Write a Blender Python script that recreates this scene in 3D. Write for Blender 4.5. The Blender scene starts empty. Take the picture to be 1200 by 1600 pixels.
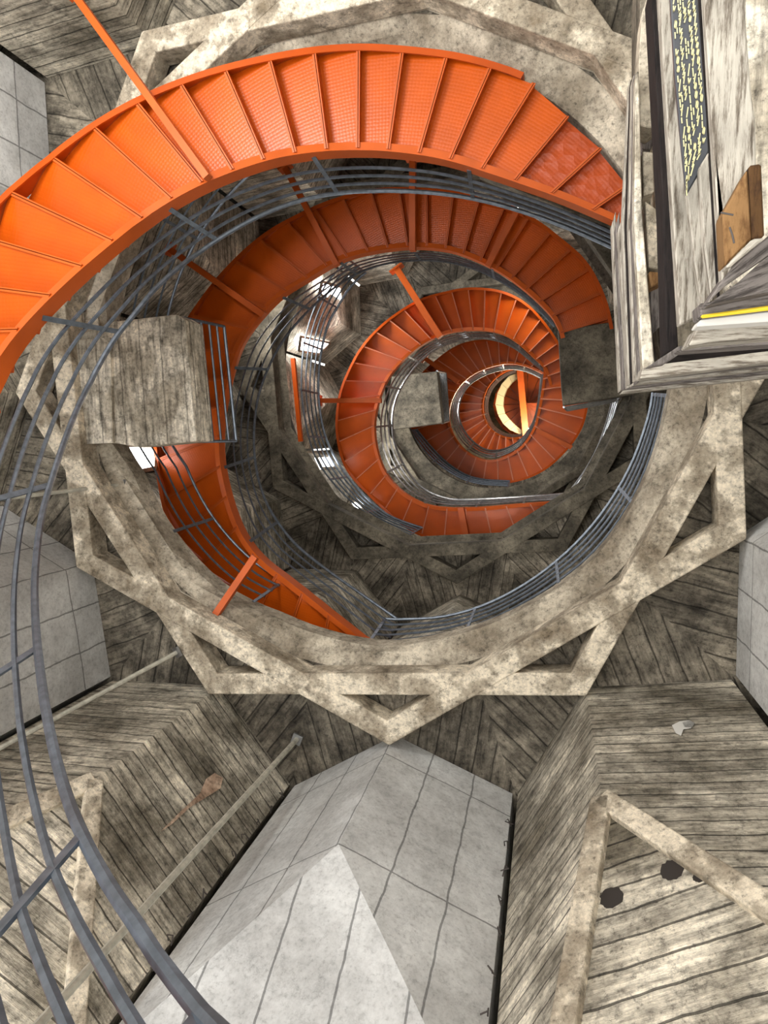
import bpy, bmesh, math, random
from mathutils import Vector, Matrix
random.seed(7)
PI = math.pi
# ---------------------------------------------------------------- camera
# world frame: z up, x to the right of the frame, y towards the frame's bottom; camera 1.6 m above the hall floor
F, VX, VY = 1109.0, 859.0, 687.0            # focal length and zenith point in pixels of the 1200x1600 frame
UPC = Vector(((VX-600)/F, (800-VY)/F, -1.0)).normalized()
EXC = (Vector((1, 0, 0)) - UPC*UPC.x).normalized()
EYC = UPC.cross(EXC)
scene = bpy.context.scene
cd = bpy.data.cameras.new('camera'); cam = bpy.data.objects.new('camera', cd)
scene.collection.objects.link(cam); scene.camera = cam
cd.sensor_fit = 'HORIZONTAL'; cd.sensor_width = 36.0; cd.lens = 36.0*F/1200.0
cd.clip_start = 0.05; cd.clip_end = 200
M = Matrix(((EXC[0], EXC[1], EXC[2], 0), (EYC[0], EYC[1], EYC[2], 0), (UPC[0], UPC[1], UPC[2], 0), (0, 0, 0, 1)))
cam.matrix_world = M
# ---------------------------------------------------------------- light, exposure
w = bpy.data.worlds.new('world'); scene.world = w; w.use_nodes = True
w.node_tree.nodes['Background'].inputs[0].default_value = (1.0, 0.975, 0.93, 1)
w.node_tree.nodes['Background'].inputs[1].default_value = 1.9
scene.view_settings.view_transform = 'Standard'; scene.view_settings.look = 'None'
scene.view_settings.gamma = 1.0; scene.view_settings.exposure = 0.8
scene.view_settings.use_curve_mapping = False

def area(name, loc, target, size, power, color=(1, 1, 1)):
    l = bpy.data.lights.new(name, 'AREA'); l.shape = 'RECTANGLE'; l.size, l.size_y = size
    l.energy = power; l.color = color
    o = bpy.data.objects.new(name, l); scene.collection.objects.link(o)
    o.location = loc
    o.rotation_euler = (Vector(target)-Vector(loc)).to_track_quat('-Z', 'Y').to_euler()
    return o
# daylight through the tall openings of the entrance hall, below the frame
area('hall_daylight', (4.5, 5.5, -0.6), (-3.5, -2, 8), (4, 3), 1500, (1, 0.98, 0.94))
area('hall_daylight', (-7.0, 3.0, 0.2), (-1, 0, 8), (3, 3), 800, (0.95, 0.98, 1))
# ---------------------------------------------------------------- helpers
C = scene.collection
def unproj(p):
    c = Vector(((p[0]-600)/F, (800-p[1])/F, -1.0))
    x, y, z = c.dot(EXC), c.dot(EYC), c.dot(UPC)
    return x/z, y/z
AXIS = [(0, -2.19, -.98), (9, -2.19, -.98), (16, -2.28, -1.5), (22.7, -1.8, -1.35), (30, -1.8, -1.45), (40, -1.75, -1.75)]
def axis_at(z):
    if z <= AXIS[0][0]: return AXIS[0][1:]
    for a, b in zip(AXIS, AXIS[1:]):
        if z <= b[0]:
            t = (z-a[0])/(b[0]-a[0]); return a[1]+(b[1]-a[1])*t, a[2]+(b[2]-a[2])*t
    return AXIS[-1][1:]
def at(p, z):
    a, b = unproj(p); return Vector((a*z, b*z, z))
def theta(x, y, z):
    ax, ay = axis_at(z); return math.degrees(math.atan2(y-ay, x-ax)) % 360
def lerp_tab(tab, t):
    if t <= tab[0][0]:
        a, b = tab[0], tab[1]
    elif t >= tab[-1][0]:
        a, b = tab[-2], tab[-1]
    else:
        for a, b in zip(tab, tab[1:]):
            if t <= b[0]: break
    return a[1]+(b[1]-a[1])*(t-a[0])/(b[0]-a[0])
def smooth(pts, n=2):
    for _ in range(n):
        q = [pts[0]]
        for a, b in zip(pts, pts[1:]):
            q += [(a[0]*.75+b[0]*.25, a[1]*.75+b[1]*.25), (a[0]*.25+b[0]*.75, a[1]*.25+b[1]*.75)]
        pts = q+[pts[-1]]
    return pts
class Rail:
    """a plan curve measured about the stair's axis: angle -> polar radius, with a height rule"""
    def __init__(self, pts, zf, zoff=0.0, first=90.0, n=2):
        self.zf, self.zoff = zf, zoff
        tab = []
        def gap(p, t):
            a, b = unproj(p); z = zf(t)+zoff; return (theta(a*z, b*z, z)-t+180) % 360-180
        th = None
        for p in smooth(pts, n):
            a, b = unproj(p)
            cand = []
            c0 = th if th is not None else first
            w_ = 45 if th is None else 25
            k = -w_; g0 = gap(p, c0+k)
            while k < w_:
                g1 = gap(p, c0+k+1)
                if g0*g1 <= 0 and abs(g0) < 60 and abs(g1) < 60:
                    lo_, hi_ = c0+k, c0+k+1
                    for _ in range(24):
                        m_ = (lo_+hi_)/2
                        if gap(p, lo_)*gap(p, m_) <= 0: hi_ = m_
                        else: lo_ = m_
                    cand.append((lo_+hi_)/2)
                g0 = g1; k += 1
            if not cand: continue
            t = min(cand, key=lambda q: abs(q-c0)); th = t
            z = zf(t)+zoff; ax, ay = axis_at(z)
            tab.append((t, math.hypot(a*z-ax, b*z-ay)))
        tab.sort()
        out = [tab[0]]
        for q in tab[1:]:
            if q[0]-out[-1][0] > .2: out.append(q)
        self.tab = out
    def r(self, t):
        if t <= self.tab[0][0]: return self.tab[0][1]
        if t >= self.tab[-1][0]: return self.tab[-1][1]
        return lerp_tab(self.tab, t)
    def p(self, t, dz=0.0):
        z = self.zf(t)+self.zoff; ax, ay = axis_at(z); r = self.r(t); a = math.radians(t)
        return Vector((ax+r*math.cos(a), ay+r*math.sin(a), z+dz))

class MB:
    def __init__(s): s.v = []; s.f = []; s.uv = []
    def face(s, pts, uv=None, udir=None):
        pts = [Vector(p) for p in pts]
        i = len(s.v); s.v += pts; s.f.append(tuple(range(i, i+len(pts))))
        if uv is None:
            n = Vector((0, 0, 0))
            for a, b in zip(pts, pts[1:]+pts[:1]): n += a.cross(b)
            n = n.normalized() if n.length > 1e-12 else Vector((0, 0, 1))
            if udir is not None:
                u = Vector(udir); u = (u-n*u.dot(n))
                u = u.normalized() if u.length > 1e-6 else Vector((1, 0, 0))
            elif abs(n.z) > .95: u = Vector((1, 0, 0))
            else: u = Vector((0, 0, 1)).cross(n).normalized()
            v = n.cross(u)
            uv = [(p.dot(u), p.dot(v)) for p in pts]
        s.uv.append(uv)
    def prism(s, poly, dz, udir=None):
        """poly: bottom face, extruded by the vector dz"""
        d = Vector(dz) if not isinstance(dz, (int, float)) else Vector((0, 0, dz))
        poly = [Vector(p) for p in poly]; top = [p+d for p in poly]
        s.face(poly, udir=udir); s.face(top[::-1], udir=udir)
        for a, b, c, e in zip(poly, poly[1:]+poly[:1], top[1:]+top[:1], top):
            s.face([a, e, c, b], udir=(b-a) if udir is None else udir)
    def bar(s, a, b, w, h, up=(0, 0, 1)):
        a, b = Vector(a), Vector(b); d = (b-a).normalized(); up = Vector(up)
        x = d.cross(up).normalized(); y = x.cross(d).normalized()
        q = [a-x*w/2-y*h/2, a+x*w/2-y*h/2, a+x*w/2+y*h/2, a-x*w/2+y*h/2]
        s.prism(q, b-a, udir=d)
    def sweep(s, secs, closed=False, caps=True):
        n = len(secs[0])
        L = 0
        rng = list(zip(secs, secs[1:])) + ([(secs[-1], secs[0])] if closed else [])
        for A, B in rng:
            L2 = L+(B[0]-A[0]).length; pv = 0
            for i in range(n):
                j = (i+1) % n; w_ = (A[j]-A[i]).length
                s.face([A[i], A[j], B[j], B[i]], uv=[(L, pv), (L, pv+w_), (L2, pv+w_), (L2, pv)]); pv += w_
            L = L2
        if caps and not closed: s.face(secs[0][::-1]); s.face(secs[-1])
    def tube(s, path, r, n=8, closed=False):
        secs = []
        m = len(path)
        for i, p in enumerate(path):
            if closed: d = path[(i+1) % m]-path[i-1]
            else: d = path[min(i+1, m-1)]-path[max(i-1, 0)]
            d.normalize()
            ref = Vector((0, 0, 1)) if abs(d.z) < .9 else Vector((1, 0, 0))
            x = d.cross(ref).normalized(); y = x.cross(d)
            secs.append([p+x*(r*math.cos(2*PI*k/n))+y*(r*math.sin(2*PI*k/n)) for k in range(n)])
        s.sweep(secs, closed)
    def build(s, name, m, parent=None, smooth_=False, weld=True):
        me = bpy.data.meshes.new(name); me.from_pydata([tuple(v) for v in s.v], [], s.f)
        ul = me.uv_layers.new(name='uv'); k = 0
        for q in s.uv:
            for c in q: ul.data[k].uv = c; k += 1
        if weld:
            bm = bmesh.new(); bm.from_mesh(me)
            bmesh.ops.remove_doubles(bm, verts=bm.verts, dist=1e-5)
            bmesh.ops.recalc_face_normals(bm, faces=bm.faces)
            bm.to_mesh(me); bm.free()
        if smooth_:
            me.polygons.foreach_set('use_smooth', [True]*len(me.polygons))
            try: me.set_sharp_from_angle(angle=math.radians(40))
            except Exception: pass
        o = bpy.data.objects.new(name, me); C.objects.link(o)
        me.materials.append(m)
        if parent: o.parent = parent; o.matrix_parent_inverse = Matrix.Translation(-parent.location)
        return o
def empty(name, loc, label, cat, group=None):
    o = bpy.data.objects.new(name, None); C.objects.link(o); o.location = loc; o.empty_display_size = .2
    tag(o, label, cat, group); return o
def tag(o, label, cat, group=None):
    o['label'] = label; o['category'] = cat
    if group: o['group'] = group
    return o
def struct(o, label=None):
    o['kind'] = 'structure'
    if label: o['label'] = label; 
    return o
# ---------------------------------------------------------------- materials
def new_mat(name):
    m = bpy.data.materials.new(name); m.use_nodes = True
    nt = m.node_tree; b = nt.nodes['Principled BSDF']; return m, nt, b
def N(nt, t, **k):
    n = nt.nodes.new(t)
    for a, v in k.items():
        if a.startswith('i_'):
            key = a[2:]; n.inputs[int(key) if key.isdigit() else key.replace('_', ' ')].default_value = v
        else: setattr(n, a, v)
    return n
def ramp(nt, src, stops):
    r = nt.nodes.new('ShaderNodeValToRGB'); e = r.color_ramp.elements
    e[0].position, e[0].color = stops[0][0], (*stops[0][1], 1)
    e[1].position, e[1].color = stops[-1][0], (*stops[-1][1], 1)
    for p, c in stops[1:-1]:
        x = e.new(p); x.color = (*c, 1)
    nt.links.new(src, r.inputs[0]); return r.outputs[0]
def mix(nt, mode, fac, a, b):
    n = nt.nodes.new('ShaderNodeMix'); n.data_type = 'RGBA'; n.blend_type = mode
    if isinstance(fac, (int, float)): n.inputs[0].default_value = fac
    else: nt.links.new(fac, n.inputs[0])
    for s_, x in ((6, a), (7, b)):
        if isinstance(x, tuple): n.inputs[s_].default_value = (*x, 1)
        else: nt.links.new(x, n.inputs[s_])
    return n.outputs[2]
def g(v): return (v, v, v)
def concrete(name, light, dark, board=None, blotch=1.0, bump=.35, seam=.55, streak=6.0, panel=False, lo=.36, hi=.62):
    m, nt, b = new_mat(name); L = nt.links
    uv = N(nt, 'ShaderNodeTexCoord'); geo = N(nt, 'ShaderNodeNewGeometry')
    n1 = N(nt, 'ShaderNodeTexNoise', i_Scale=1.1*blotch, i_Detail=7.0, i_Roughness=.62); L.new(geo.outputs['Position'], n1.inputs['Vector'])
    n2 = N(nt, 'ShaderNodeTexNoise', i_Scale=9.0, i_Detail=8.0, i_Roughness=.7); L.new(geo.outputs['Position'], n2.inputs['Vector'])
    base = ramp(nt, n1.outputs['Fac'], [(lo, dark), (.5, tuple((x*.45+y*.55) for x, y in zip(light, dark))), (hi, light)])
    mott = ramp(nt, n2.outputs['Fac'], [(.33, g(.42)), (.46, g(.85)), (.62, g(1.08))])
    col = mix(nt, 'MULTIPLY', .95 if not panel else .4, base, mott)
    n5 = N(nt, 'ShaderNodeTexNoise', i_Scale=26.0, i_Detail=6.0, i_Roughness=.75); L.new(geo.outputs['Position'], n5.inputs['Vector'])
    col = mix(nt, 'MULTIPLY', .9 if not panel else .45, col, ramp(nt, n5.outputs['Fac'], [(.34, g(.35)), (.44, g(.9)), (.6, g(1.12))]))
    h = n2.outputs['Fac']
    if board:
        mp = N(nt, 'ShaderNodeMapping'); L.new(uv.outputs['UV'], mp.inputs[0]); mp.inputs['Scale'].default_value = (1, streak, 1)
        # slow waviness of the joints
        n3 = N(nt, 'ShaderNodeTexNoise', i_Scale=2.2, i_Detail=6.0, i_Roughness=.7); L.new(mp.outputs[0], n3.inputs['Vector'])
        if not panel:
            st = ramp(nt, n3.outputs['Fac'], [(.34, g(.22)), (.46, g(.75)), (.6, g(1.25))])
            col = mix(nt, 'MULTIPLY', .85, col, st)
        wv = N(nt, 'ShaderNodeTexNoise', i_Scale=3.0, i_Detail=3.0); L.new(uv.outputs['UV'], wv.inputs['Vector'])
        vm = N(nt, 'ShaderNodeVectorMath', operation='MULTIPLY_ADD'); L.new(wv.outputs['Color'], vm.inputs[0])
        vm.inputs[1].default_value = (.05, .05, 0)
        sh = N(nt, 'ShaderNodeMapping'); sh.inputs['Location'].default_value = (0 if panel else 19, 0, 0); L.new(uv.outputs['UV'], sh.inputs[0]); L.new(sh.outputs[0], vm.inputs[2])
        br = N(nt, 'ShaderNodeTexBrick', offset=.43 if not panel else 0, offset_frequency=2)
        br.inputs['Color1'].default_value = (*g(.72 if not panel else .93), 1); br.inputs['Color2'].default_value = (*g(1.12 if not panel else 1.03), 1)
        br.inputs['Mortar'].default_value = (*g(.16 if not panel else .34), 1)
        br.inputs['Scale'].default_value = 1.0; br.inputs['Mortar Size'].default_value = board[2]
        br.inputs['Mortar Smooth'].default_value = .35
        br.inputs['Brick Width'].default_value = board[0]; br.inputs['Row Height'].default_value = board[1]
        L.new(vm.outputs[0], br.inputs['Vector'])
        col = mix(nt, 'MULTIPLY', seam, col, br.outputs['Color'])
        ad = N(nt, 'ShaderNodeMath', operation='MULTIPLY_ADD'); L.new(br.outputs['Fac'], ad.inputs[0]); ad.inputs[1].default_value = -1.2
        L.new(n3.outputs['Fac'] if not panel else h, ad.inputs[2]); h = ad.outputs[0]
    # cracks
    vo = N(nt, 'ShaderNodeTexVoronoi', feature='DISTANCE_TO_EDGE', i_Scale=.9)
    nw = N(nt, 'ShaderNodeVectorMath', operation='MULTIPLY_ADD'); L.new(n2.outputs['Color'], nw.inputs[0]); nw.inputs[1].default_value = (.5, .5, .5)
    L.new(geo.outputs['Position'], nw.inputs[2]); L.new(nw.outputs[0], vo.inputs['Vector'])
    cr = ramp(nt, vo.outputs['Distance'], [(0.0, g(.35)), (.006, g(.6)), (.014, g(1.0))])
    col = mix(nt, 'MULTIPLY', .55 if not panel else .25, col, cr)
    L.new(col, b.inputs['Base Color']); b.inputs['Roughness'].default_value = .85
    b.inputs['Specular IOR Level'].default_value = .25
    bp = N(nt, 'ShaderNodeBump', i_Strength=bump, i_Distance=.03); L.new(h, bp.inputs['Height']); L.new(bp.outputs[0], b.inputs['Normal'])
    return m
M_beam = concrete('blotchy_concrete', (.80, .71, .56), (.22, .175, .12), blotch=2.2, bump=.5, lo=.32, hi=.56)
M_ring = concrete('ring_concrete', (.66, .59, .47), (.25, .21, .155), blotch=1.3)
M_board = concrete('board_marked_concrete', (.84, .77, .63), (.20, .175, .13), board=(90.0, .20, .010), blotch=1.0, bump=.7, seam=.9)
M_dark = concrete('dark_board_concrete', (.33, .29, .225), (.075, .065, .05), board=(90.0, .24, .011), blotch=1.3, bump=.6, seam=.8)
M_panel = concrete('pale_panel_concrete', (.78, .79, .78), (.50, .50, .49), board=(.56, 1.95, .012), blotch=.8, bump=.12, panel=True, seam=.9)
M_balc = concrete('balcony_concrete', (.82, .75, .62), (.38, .33, .25), board=(90.0, .3, .012), blotch=1.8, bump=.5, seam=.6, lo=.3, hi=.54)
M_upper = concrete('dark_upper_concrete', (.19, .167, .125), (.06, .053, .04), blotch=1.6)  # much darker mix for the upper rings and balconies
def paint(name, col, rough=.32, dots=0.0, dent=0.0):
    m, nt, b = new_mat(name); L = nt.links
    geo = N(nt, 'ShaderNodeNewGeometry')
    n = N(nt, 'ShaderNodeTexNoise', i_Scale=2.5, i_Detail=5.0); L.new(geo.outputs['Position'], n.inputs['Vector'])
    c = mix(nt, 'MULTIPLY', .5, col, ramp(nt, n.outputs['Fac'], [(.35, g(.75)), (.65, g(1.1))]))
    L.new(c, b.inputs['Base Color']); b.inputs['Roughness'].default_value = rough; b.inputs['Specular IOR Level'].default_value = .35
    if dots:
        uv = N(nt, 'ShaderNodeTexCoord')
        vo = N(nt, 'ShaderNodeTexVoronoi', i_Scale=26.0, i_Randomness=0.15); L.new(uv.outputs['UV'], vo.inputs['Vector'])
        bp = N(nt, 'ShaderNodeBump', i_Strength=dots, i_Distance=.01); L.new(vo.outputs['Distance'], bp.inputs['Height'])
        L.new(bp.outputs[0], b.inputs['Normal'])
        if dent:
            n4 = N(nt, 'ShaderNodeTexVoronoi', i_Scale=9.0); L.new(geo.outputs['Position'], n4.inputs['Vector'])
            b2 = N(nt, 'ShaderNodeBump', i_Strength=dent, i_Distance=.05); L.new(n4.outputs['Distance'], b2.inputs['Height'])
            L.new(bp.outputs[0], b2.inputs['Normal']); L.new(b2.outputs[0], b.inputs['Normal'])
    return m
M_or = paint('orange_paint', (.47, .070, .003), .38)
M_or_lip = paint('orange_paint_edges', (.54, .095, .010), .45)
M_glint = paint('orange_edge_glints', (.80, .30, .17), .4)  # paler colour paints glint lines onto the far tread lips
M_tread = paint('orange_checker_plate', (.52, .082, .002), .33, .25)
M_dent = paint('dented_orange_plate', (.42, .065, .012), .36, .3, .3)
def metal(name, col, rough, met=.85):
    m, nt, b = new_mat(name)
    n = N(nt, 'ShaderNodeTexNoise', i_Scale=14.0, i_Detail=4.0)
    geo = N(nt, 'ShaderNodeNewGeometry'); nt.links.new(geo.outputs['Position'], n.inputs['Vector'])
    nt.links.new(mix(nt, 'MULTIPLY', .7, col, ramp(nt, n.outputs['Fac'], [(.35, g(.6)), (.65, g(1.15))])), b.inputs['Base Color'])
    b.inputs['Metallic'].default_value = met; b.inputs['Roughness'].default_value = rough; return m
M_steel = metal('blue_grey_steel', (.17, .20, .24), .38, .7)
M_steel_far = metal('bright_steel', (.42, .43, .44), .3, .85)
M_pipe = metal('pale_pipe', (.50, .48, .40), .5, .1)
def wood(name, light, dark, sc=14.0, k=1.0):
    m, nt, b = new_mat(name); L = nt.links
    uv = N(nt, 'ShaderNodeTexCoord'); mp = N(nt, 'ShaderNodeMapping'); L.new(uv.outputs['UV'], mp.inputs[0])
    mp.inputs['Scale'].default_value = (1.6, sc, 1)
    n = N(nt, 'ShaderNodeTexNoise', i_Scale=3.0*k, i_Detail=9.0, i_Roughness=.72); L.new(mp.outputs[0], n.inputs['Vector'])
    n2 = N(nt, 'ShaderNodeTexNoise', i_Scale=5.0, i_Detail=6.0); L.new(uv.outputs['UV'], n2.inputs['Vector'])
    c = ramp(nt, n.outputs['Fac'], [(.30, tuple(x*.35 for x in dark)), (.42, dark), (.52, light), (.75, tuple(min(1, x*1.2) for x in light))])
    c = mix(nt, 'MULTIPLY', .5, c, ramp(nt, n2.outputs['Fac'], [(.35, g(.6)), (.6, g(1.05))]))
    L.new(c, b.inputs['Base Color']); b.inputs['Roughness'].default_value = .8; b.inputs['Specular IOR Level'].default_value = .2
    bp = N(nt, 'ShaderNodeBump', i_Strength=.6, i_Distance=.02); L.new(n.outputs['Fac'], bp.inputs['Height']); L.new(bp.outputs[0], b.inputs['Normal'])
    return m
M_wood = wood('bleached_timber', (.50, .465, .40), (.20, .17, .135))
M_wood_g = wood('grey_timber', (.24, .215, .20), (.09, .078, .072))
M_wood_d = wood('dark_timber', (.022, .017, .016), (.010, .008, .008))
M_brown = wood('brown_plywood', (.26, .145, .06), (.15, .075, .028), 5.0)
M_brown_d = wood('dark_brown_end_grain', (.09, .045, .016), (.04, .018, .008), 5.0)
def flat(name, col, rough=.6):
    m, nt, b = new_mat(name); b.inputs['Base Color'].default_value = (*col, 1); b.inputs['Roughness'].default_value = rough; return m
M_sign = flat('black_board', (.05, .055, .065), .45)
M_yel = flat('yellow_lettering', (.74, .68, .36))
M_chip = concrete('broken_reddish_concrete', (.62, .46, .34), (.34, .22, .15), blotch=4)
M_stripe = flat('yellow_stripe', (.85, .60, .03))
M_white = flat('white_edge', (.75, .74, .70))
M_hole = flat('dark_hollow', (.03, .024, .02), .9)
M_cream = flat('cream_stone', (.80, .68, .42), .7)
M_iron = flat('rusty_wire', (.06, .05, .045), .6)
def emis(name, col, s):
    m, nt, b = new_mat(name); b.inputs['Base Color'].default_value = (0, 0, 0, 1)
    b.inputs['Emission Color'].default_value = (*col, 1); b.inputs['Emission Strength'].default_value = s; return m
M_win = emis('daylight_pane', (1, 1, 1), 6.0)
M_lamp = emis('lamp_glow', (1, .95, .85), 30.0)

# ---------------------------------------------------------------- storeys: ceilings, star beams, piers
TIP0 = 25.5
NAMES = ['right', 'lower right', 'bottom right', 'bottom', 'bottom left', 'lower left', 'left', 'upper left', 'top left', 'top', 'top right', 'upper right']
TIPNAME = {0: 'right, below the timber stack', 1: 'lower right corner', 2: 'bottom centre', 3: 'lower left', 4: 'left edge', 5: 'left, behind the railing',
           6: 'left, behind the orange stair', 7: 'upper left corner', 8: 'top left', 9: 'top centre', 10: 'top right', 11: 'right, behind the timber stack'}
LEV = ['lowest', 'second', 'third', 'fourth']
def pol(c, R, deg, z):
    a = math.radians(deg); return Vector((c[0]+R*math.cos(a), c[1]+R*math.sin(a), z))
def dodeca_r(Rv, deg):
    x = ((deg-(TIP0+15)) % 30)-15
    return Rv*math.cos(math.radians(15))/math.cos(math.radians(x))
def ceiling(name, z, c, s, Rh, hc=None, rise=.5, label=None, mats=(None, None), hole=None):
    """ring slab with a round well in the middle: z is the underside of the star beams"""
    hc = hc or c
    n = 96
    A = []; 
    for i in range(n):
        t = TIP0+i*360/n
        d = lambda R, zz: pol(c, dodeca_r(R*s, t), t, zz)
        rh = hole(t) if hole else Rh
        A.append([pol(hc, rh, t, z+rise+.28), pol(hc, rh, t, z+rise+.3), pol(hc, rh, t, z+rise), d(3.80, z+rise*.4+.24), d(4.02, z+.32)])
    mb = MB()
    for i in range(n):
        P, Q = A[i], A[(i+1) % n]
        td = (Q[4]-P[4])
        for k in range(1, 4): mb.face([P[k], Q[k], Q[k+1], P[k+1]], udir=td)
    o1 = struct(mb.build(name, mats[0] or M_ring))
    mb = MB()
    for i in range(n):
        P, Q = A[i], A[(i+1) % n]; t = TIP0+i*360/n; t2 = TIP0+(i+1)*360/n
        sec = int(((t-TIP0)//15)) ; mid = math.radians(TIP0+15*sec+7.5+(20 if sec % 2 else -20))
        mb.face([pol(c, 3.9*s, t, z+.38), pol(c, 3.9*s, t2, z+.38), pol(c, 6.4*s, t2, z+.38), pol(c, 6.4*s, t, z+.38)], udir=(math.cos(mid), math.sin(mid), 0))
        mb.face([P[1], Q[1], pol(c, 6.4*s, t2, z+rise+.3), pol(c, 6.4*s, t, z+rise+.3)])
        mb.face([pol(c, 6.4*s, t, z+.38), pol(c, 6.4*s, t2, z+.38), pol(c, 6.4*s, t2, z+rise+.3), pol(c, 6.4*s, t, z+rise+.3)])
    o2 = struct(mb.build('ceiling', M_dark))
    return o1, o2
def star(z, c, s, lev, wd=.27, h=.34, mat=None):
    R = 4.70*s
    for k in range(12):
        a = pol(c, R, TIP0+30*k, z); b = pol(c, R, TIP0+30*k+60, z)
        d = (b-a).normalized(); mid = (a+b)/2-Vector((c[0], c[1], z)); inn = -mid.normalized()
        a2, b2 = a, b
        q = [a2, b2, b2+inn*wd*s, a2+inn*wd*s]
        mb = MB(); zz = Vector((0, 0, .012*(k % 2)+.004*((k//2) % 2)))
        mb.prism([p+zz for p in q], h, udir=d)
        o = mb.build('concrete_beam', mat or M_beam)
        bv = o.modifiers.new('bevel', 'BEVEL'); bv.width = .018; bv.segments = 2
        tag(o, 'blotchy concrete star beam of the %s ring, spanning the %s side' % (LEV[lev], NAMES[(k+1+1) % 12]), 'beam', 'star beams of the %s ring' % LEV[lev])
def pier(z0, z1, c, s, k, mat, zc, slope, lev, strips=False):
    if not isinstance(slope, tuple): slope = (slope, slope)
    t = TIP0+30*k; Rt, Rv = 4.72*s, 5.62*s
    T = pol(c, Rt, t, 0); Vs = [pol(c, Rv, t-15+.35, 0), pol(c, Rv, t+15-.35, 0)]
    cen = pol(c, 1, t, 0)-pol(c, 0, t, 0)
    def P(side, s_, z): p = T.lerp(Vs[side], s_); return Vector((p.x, p.y, z))
    zv = (zc-slope[0], zc-slope[1])
    base = Vector((T.x, T.y, z0))
    kind = 'pale panelled' if mat is M_panel else 'board-marked'
    o = empty('concrete_pier', base, '%s concrete pier of the %s storey, at the %s' % (kind, LEV[lev], TIPNAME[k % 12]), 'pier', '%s piers of the %s storey' % (kind, LEV[lev]))
    mb = MB(); L = (T-Vs[0]).length
    def uvf(side, pts): return [((-1 if side else 1)*s_*L, z-6.0+1.95) for s_, z in pts]
    for side in (0, 1):
        pts = [(0, z1), (1, z1), (1, zv[side]), (0, zc)]
        q = [P(side, *x) for x in pts]; uv = uvf(side, pts)
        mb.face(q if side else q[::-1], uv if side else uv[::-1])
        # return towards the valley gap, and the flat below the sloping facet
        b = P(side, 1, z1); b2 = b+cen*.7; b3 = Vector((b2.x, b2.y, z0)); b4 = P(side, 1, z0)
        mb.face([b, b2, b3, b4])
    A = P(0, 0, zc); Lp, Rp = P(0, 1, zv[0]), P(1, 1, zv[1])
    hd = (P(1, 1, 0)-P(0, 1, 0))
    hx = hd.normalized(); mb.face([A, Lp, Rp], uv=[(.28+(p-A).dot(hx), -.06-(p-A-hx*(p-A).dot(hx)).length) for p in (A, Lp, Rp)])
    mb.face([Lp, P(0, 1, z0), P(1, 1, z0), Rp], udir=hd)
    mb.face([P(0, 0, z1), P(0, 1, z1), P(0, 1, z1)+cen*.7, P(1, 1, z1)+cen*.7, P(1, 1, z1)])
    mb.face([P(0, 1, z0), P(0, 1, z0)+cen*.7, P(1, 1, z0)+cen*.7, P(1, 1, z0)])
    mb.face([P(0, 1, z1)+cen*.7, P(1, 1, z1)+cen*.7, P(1, 1, z0)+cen*.7, P(0, 1, z0)+cen*.7])
    mb.build('shaft', mat, o)
    if strips:
        for Q in (Lp, Rp):
            mb = MB(); n = (Lp-A).cross(Rp-A).normalized()
            if n.dot(cen) > 0: n = -n
            q = A.lerp(Q, .96); off = (Lp+Rp)/2-A; off = off.normalized()*.09
            mb.bar(A+n*.02+off, q+n*.02+off, .17, .10, up=n)
            st = mb.build('edge_rib', M_beam, o)
            bv = st.modifiers.new('bevel', 'BEVEL'); bv.width = .015; bv.segments = 2
    return o, A, Lp, Rp
C1 = (-2.19, -.98)
HZ = 8.72
HOLE = []
for p_ in [(179,694),(208,740),(250,823),(300,885),(345,925),(430,965),(500,992),(600,1010),(700,995),(820,950),(930,870),(1000,768),(1042,640),(972,266),(920,205),(850,150)]:
    q_ = at(p_, HZ); HOLE.append((math.degrees(math.atan2(q_.y-C1[1], q_.x-C1[0])) % 360, math.hypot(q_.x-C1[0], q_.y-C1[1])))
HOLE.sort(); HOLE = [(HOLE[-1][0]-360, HOLE[-1][1])]+HOLE+[(HOLE[0][0]+360, HOLE[0][1])]
hole_r = lambda t: lerp_tab(HOLE, t % 360)
ceiling('ceiling', 8.1, C1, 1.0, 3.60, rise=HZ-8.1, hole=hole_r)
star(8.1, C1, 1.0, 0)
P1 = {}
for k in range(12):
    if k % 2 == 0: P1[k] = pier(-1.55, 8.47, C1, 1, k, M_panel, 5.97, 1.9, 0)
    else: P1[k] = pier(-1.55, 8.47, C1, 1, k, M_board, 5.85, {1: (2.5, 4.2), 3: (1.75, 4.0)}.get(k, 2.9), 0, strips=True)
# back wall behind the gaps between piers
def shell(name, z0, z1, c, R, mat):
    mb = MB()
    for i in range(24):
        a, b = pol(c, R, i*15, z0), pol(c, R, i*15+15, z0)
        mb.face([a, b, b+Vector((0, 0, z1-z0)), a+Vector((0, 0, z1-z0))])
    return struct(mb.build(name, mat))
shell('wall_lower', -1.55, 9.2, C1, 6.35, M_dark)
C2, C3, C4 = (-2.27, -1.55), (-1.78, -1.33), (-1.80, -1.45)
ceiling('ceiling', 15.2, C2, 1.0, 3.88, rise=.6, hc=(-2.26, -1.54), mats=(M_upper, None))
star(15.2, C2, 1.0, 1, mat=M_upper)
for k in range(12): pier(9.18, 15.6, (-2.23, -1.27), 1, k, M_board, 13.2, 2.4, 1)
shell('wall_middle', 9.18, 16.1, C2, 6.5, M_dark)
ceiling('ceiling', 22.0, C3, .86, 2.86, rise=.55, hc=(-1.72, -1.33), mats=(M_upper, None))
star(22.0, C3, .86, 2, mat=M_upper)
for k in range(12): pier(16.1, 22.4, (-2.0, -1.45), .93, k, M_board, 20.2, 2.2, 2)
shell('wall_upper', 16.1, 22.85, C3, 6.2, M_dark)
ceiling('ceiling', 28.8, C4, .72, 2.45, rise=.5, mats=(M_upper, None))
shell('wall_top', 22.85, 42.0, C4, 4.6, M_dark)
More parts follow.
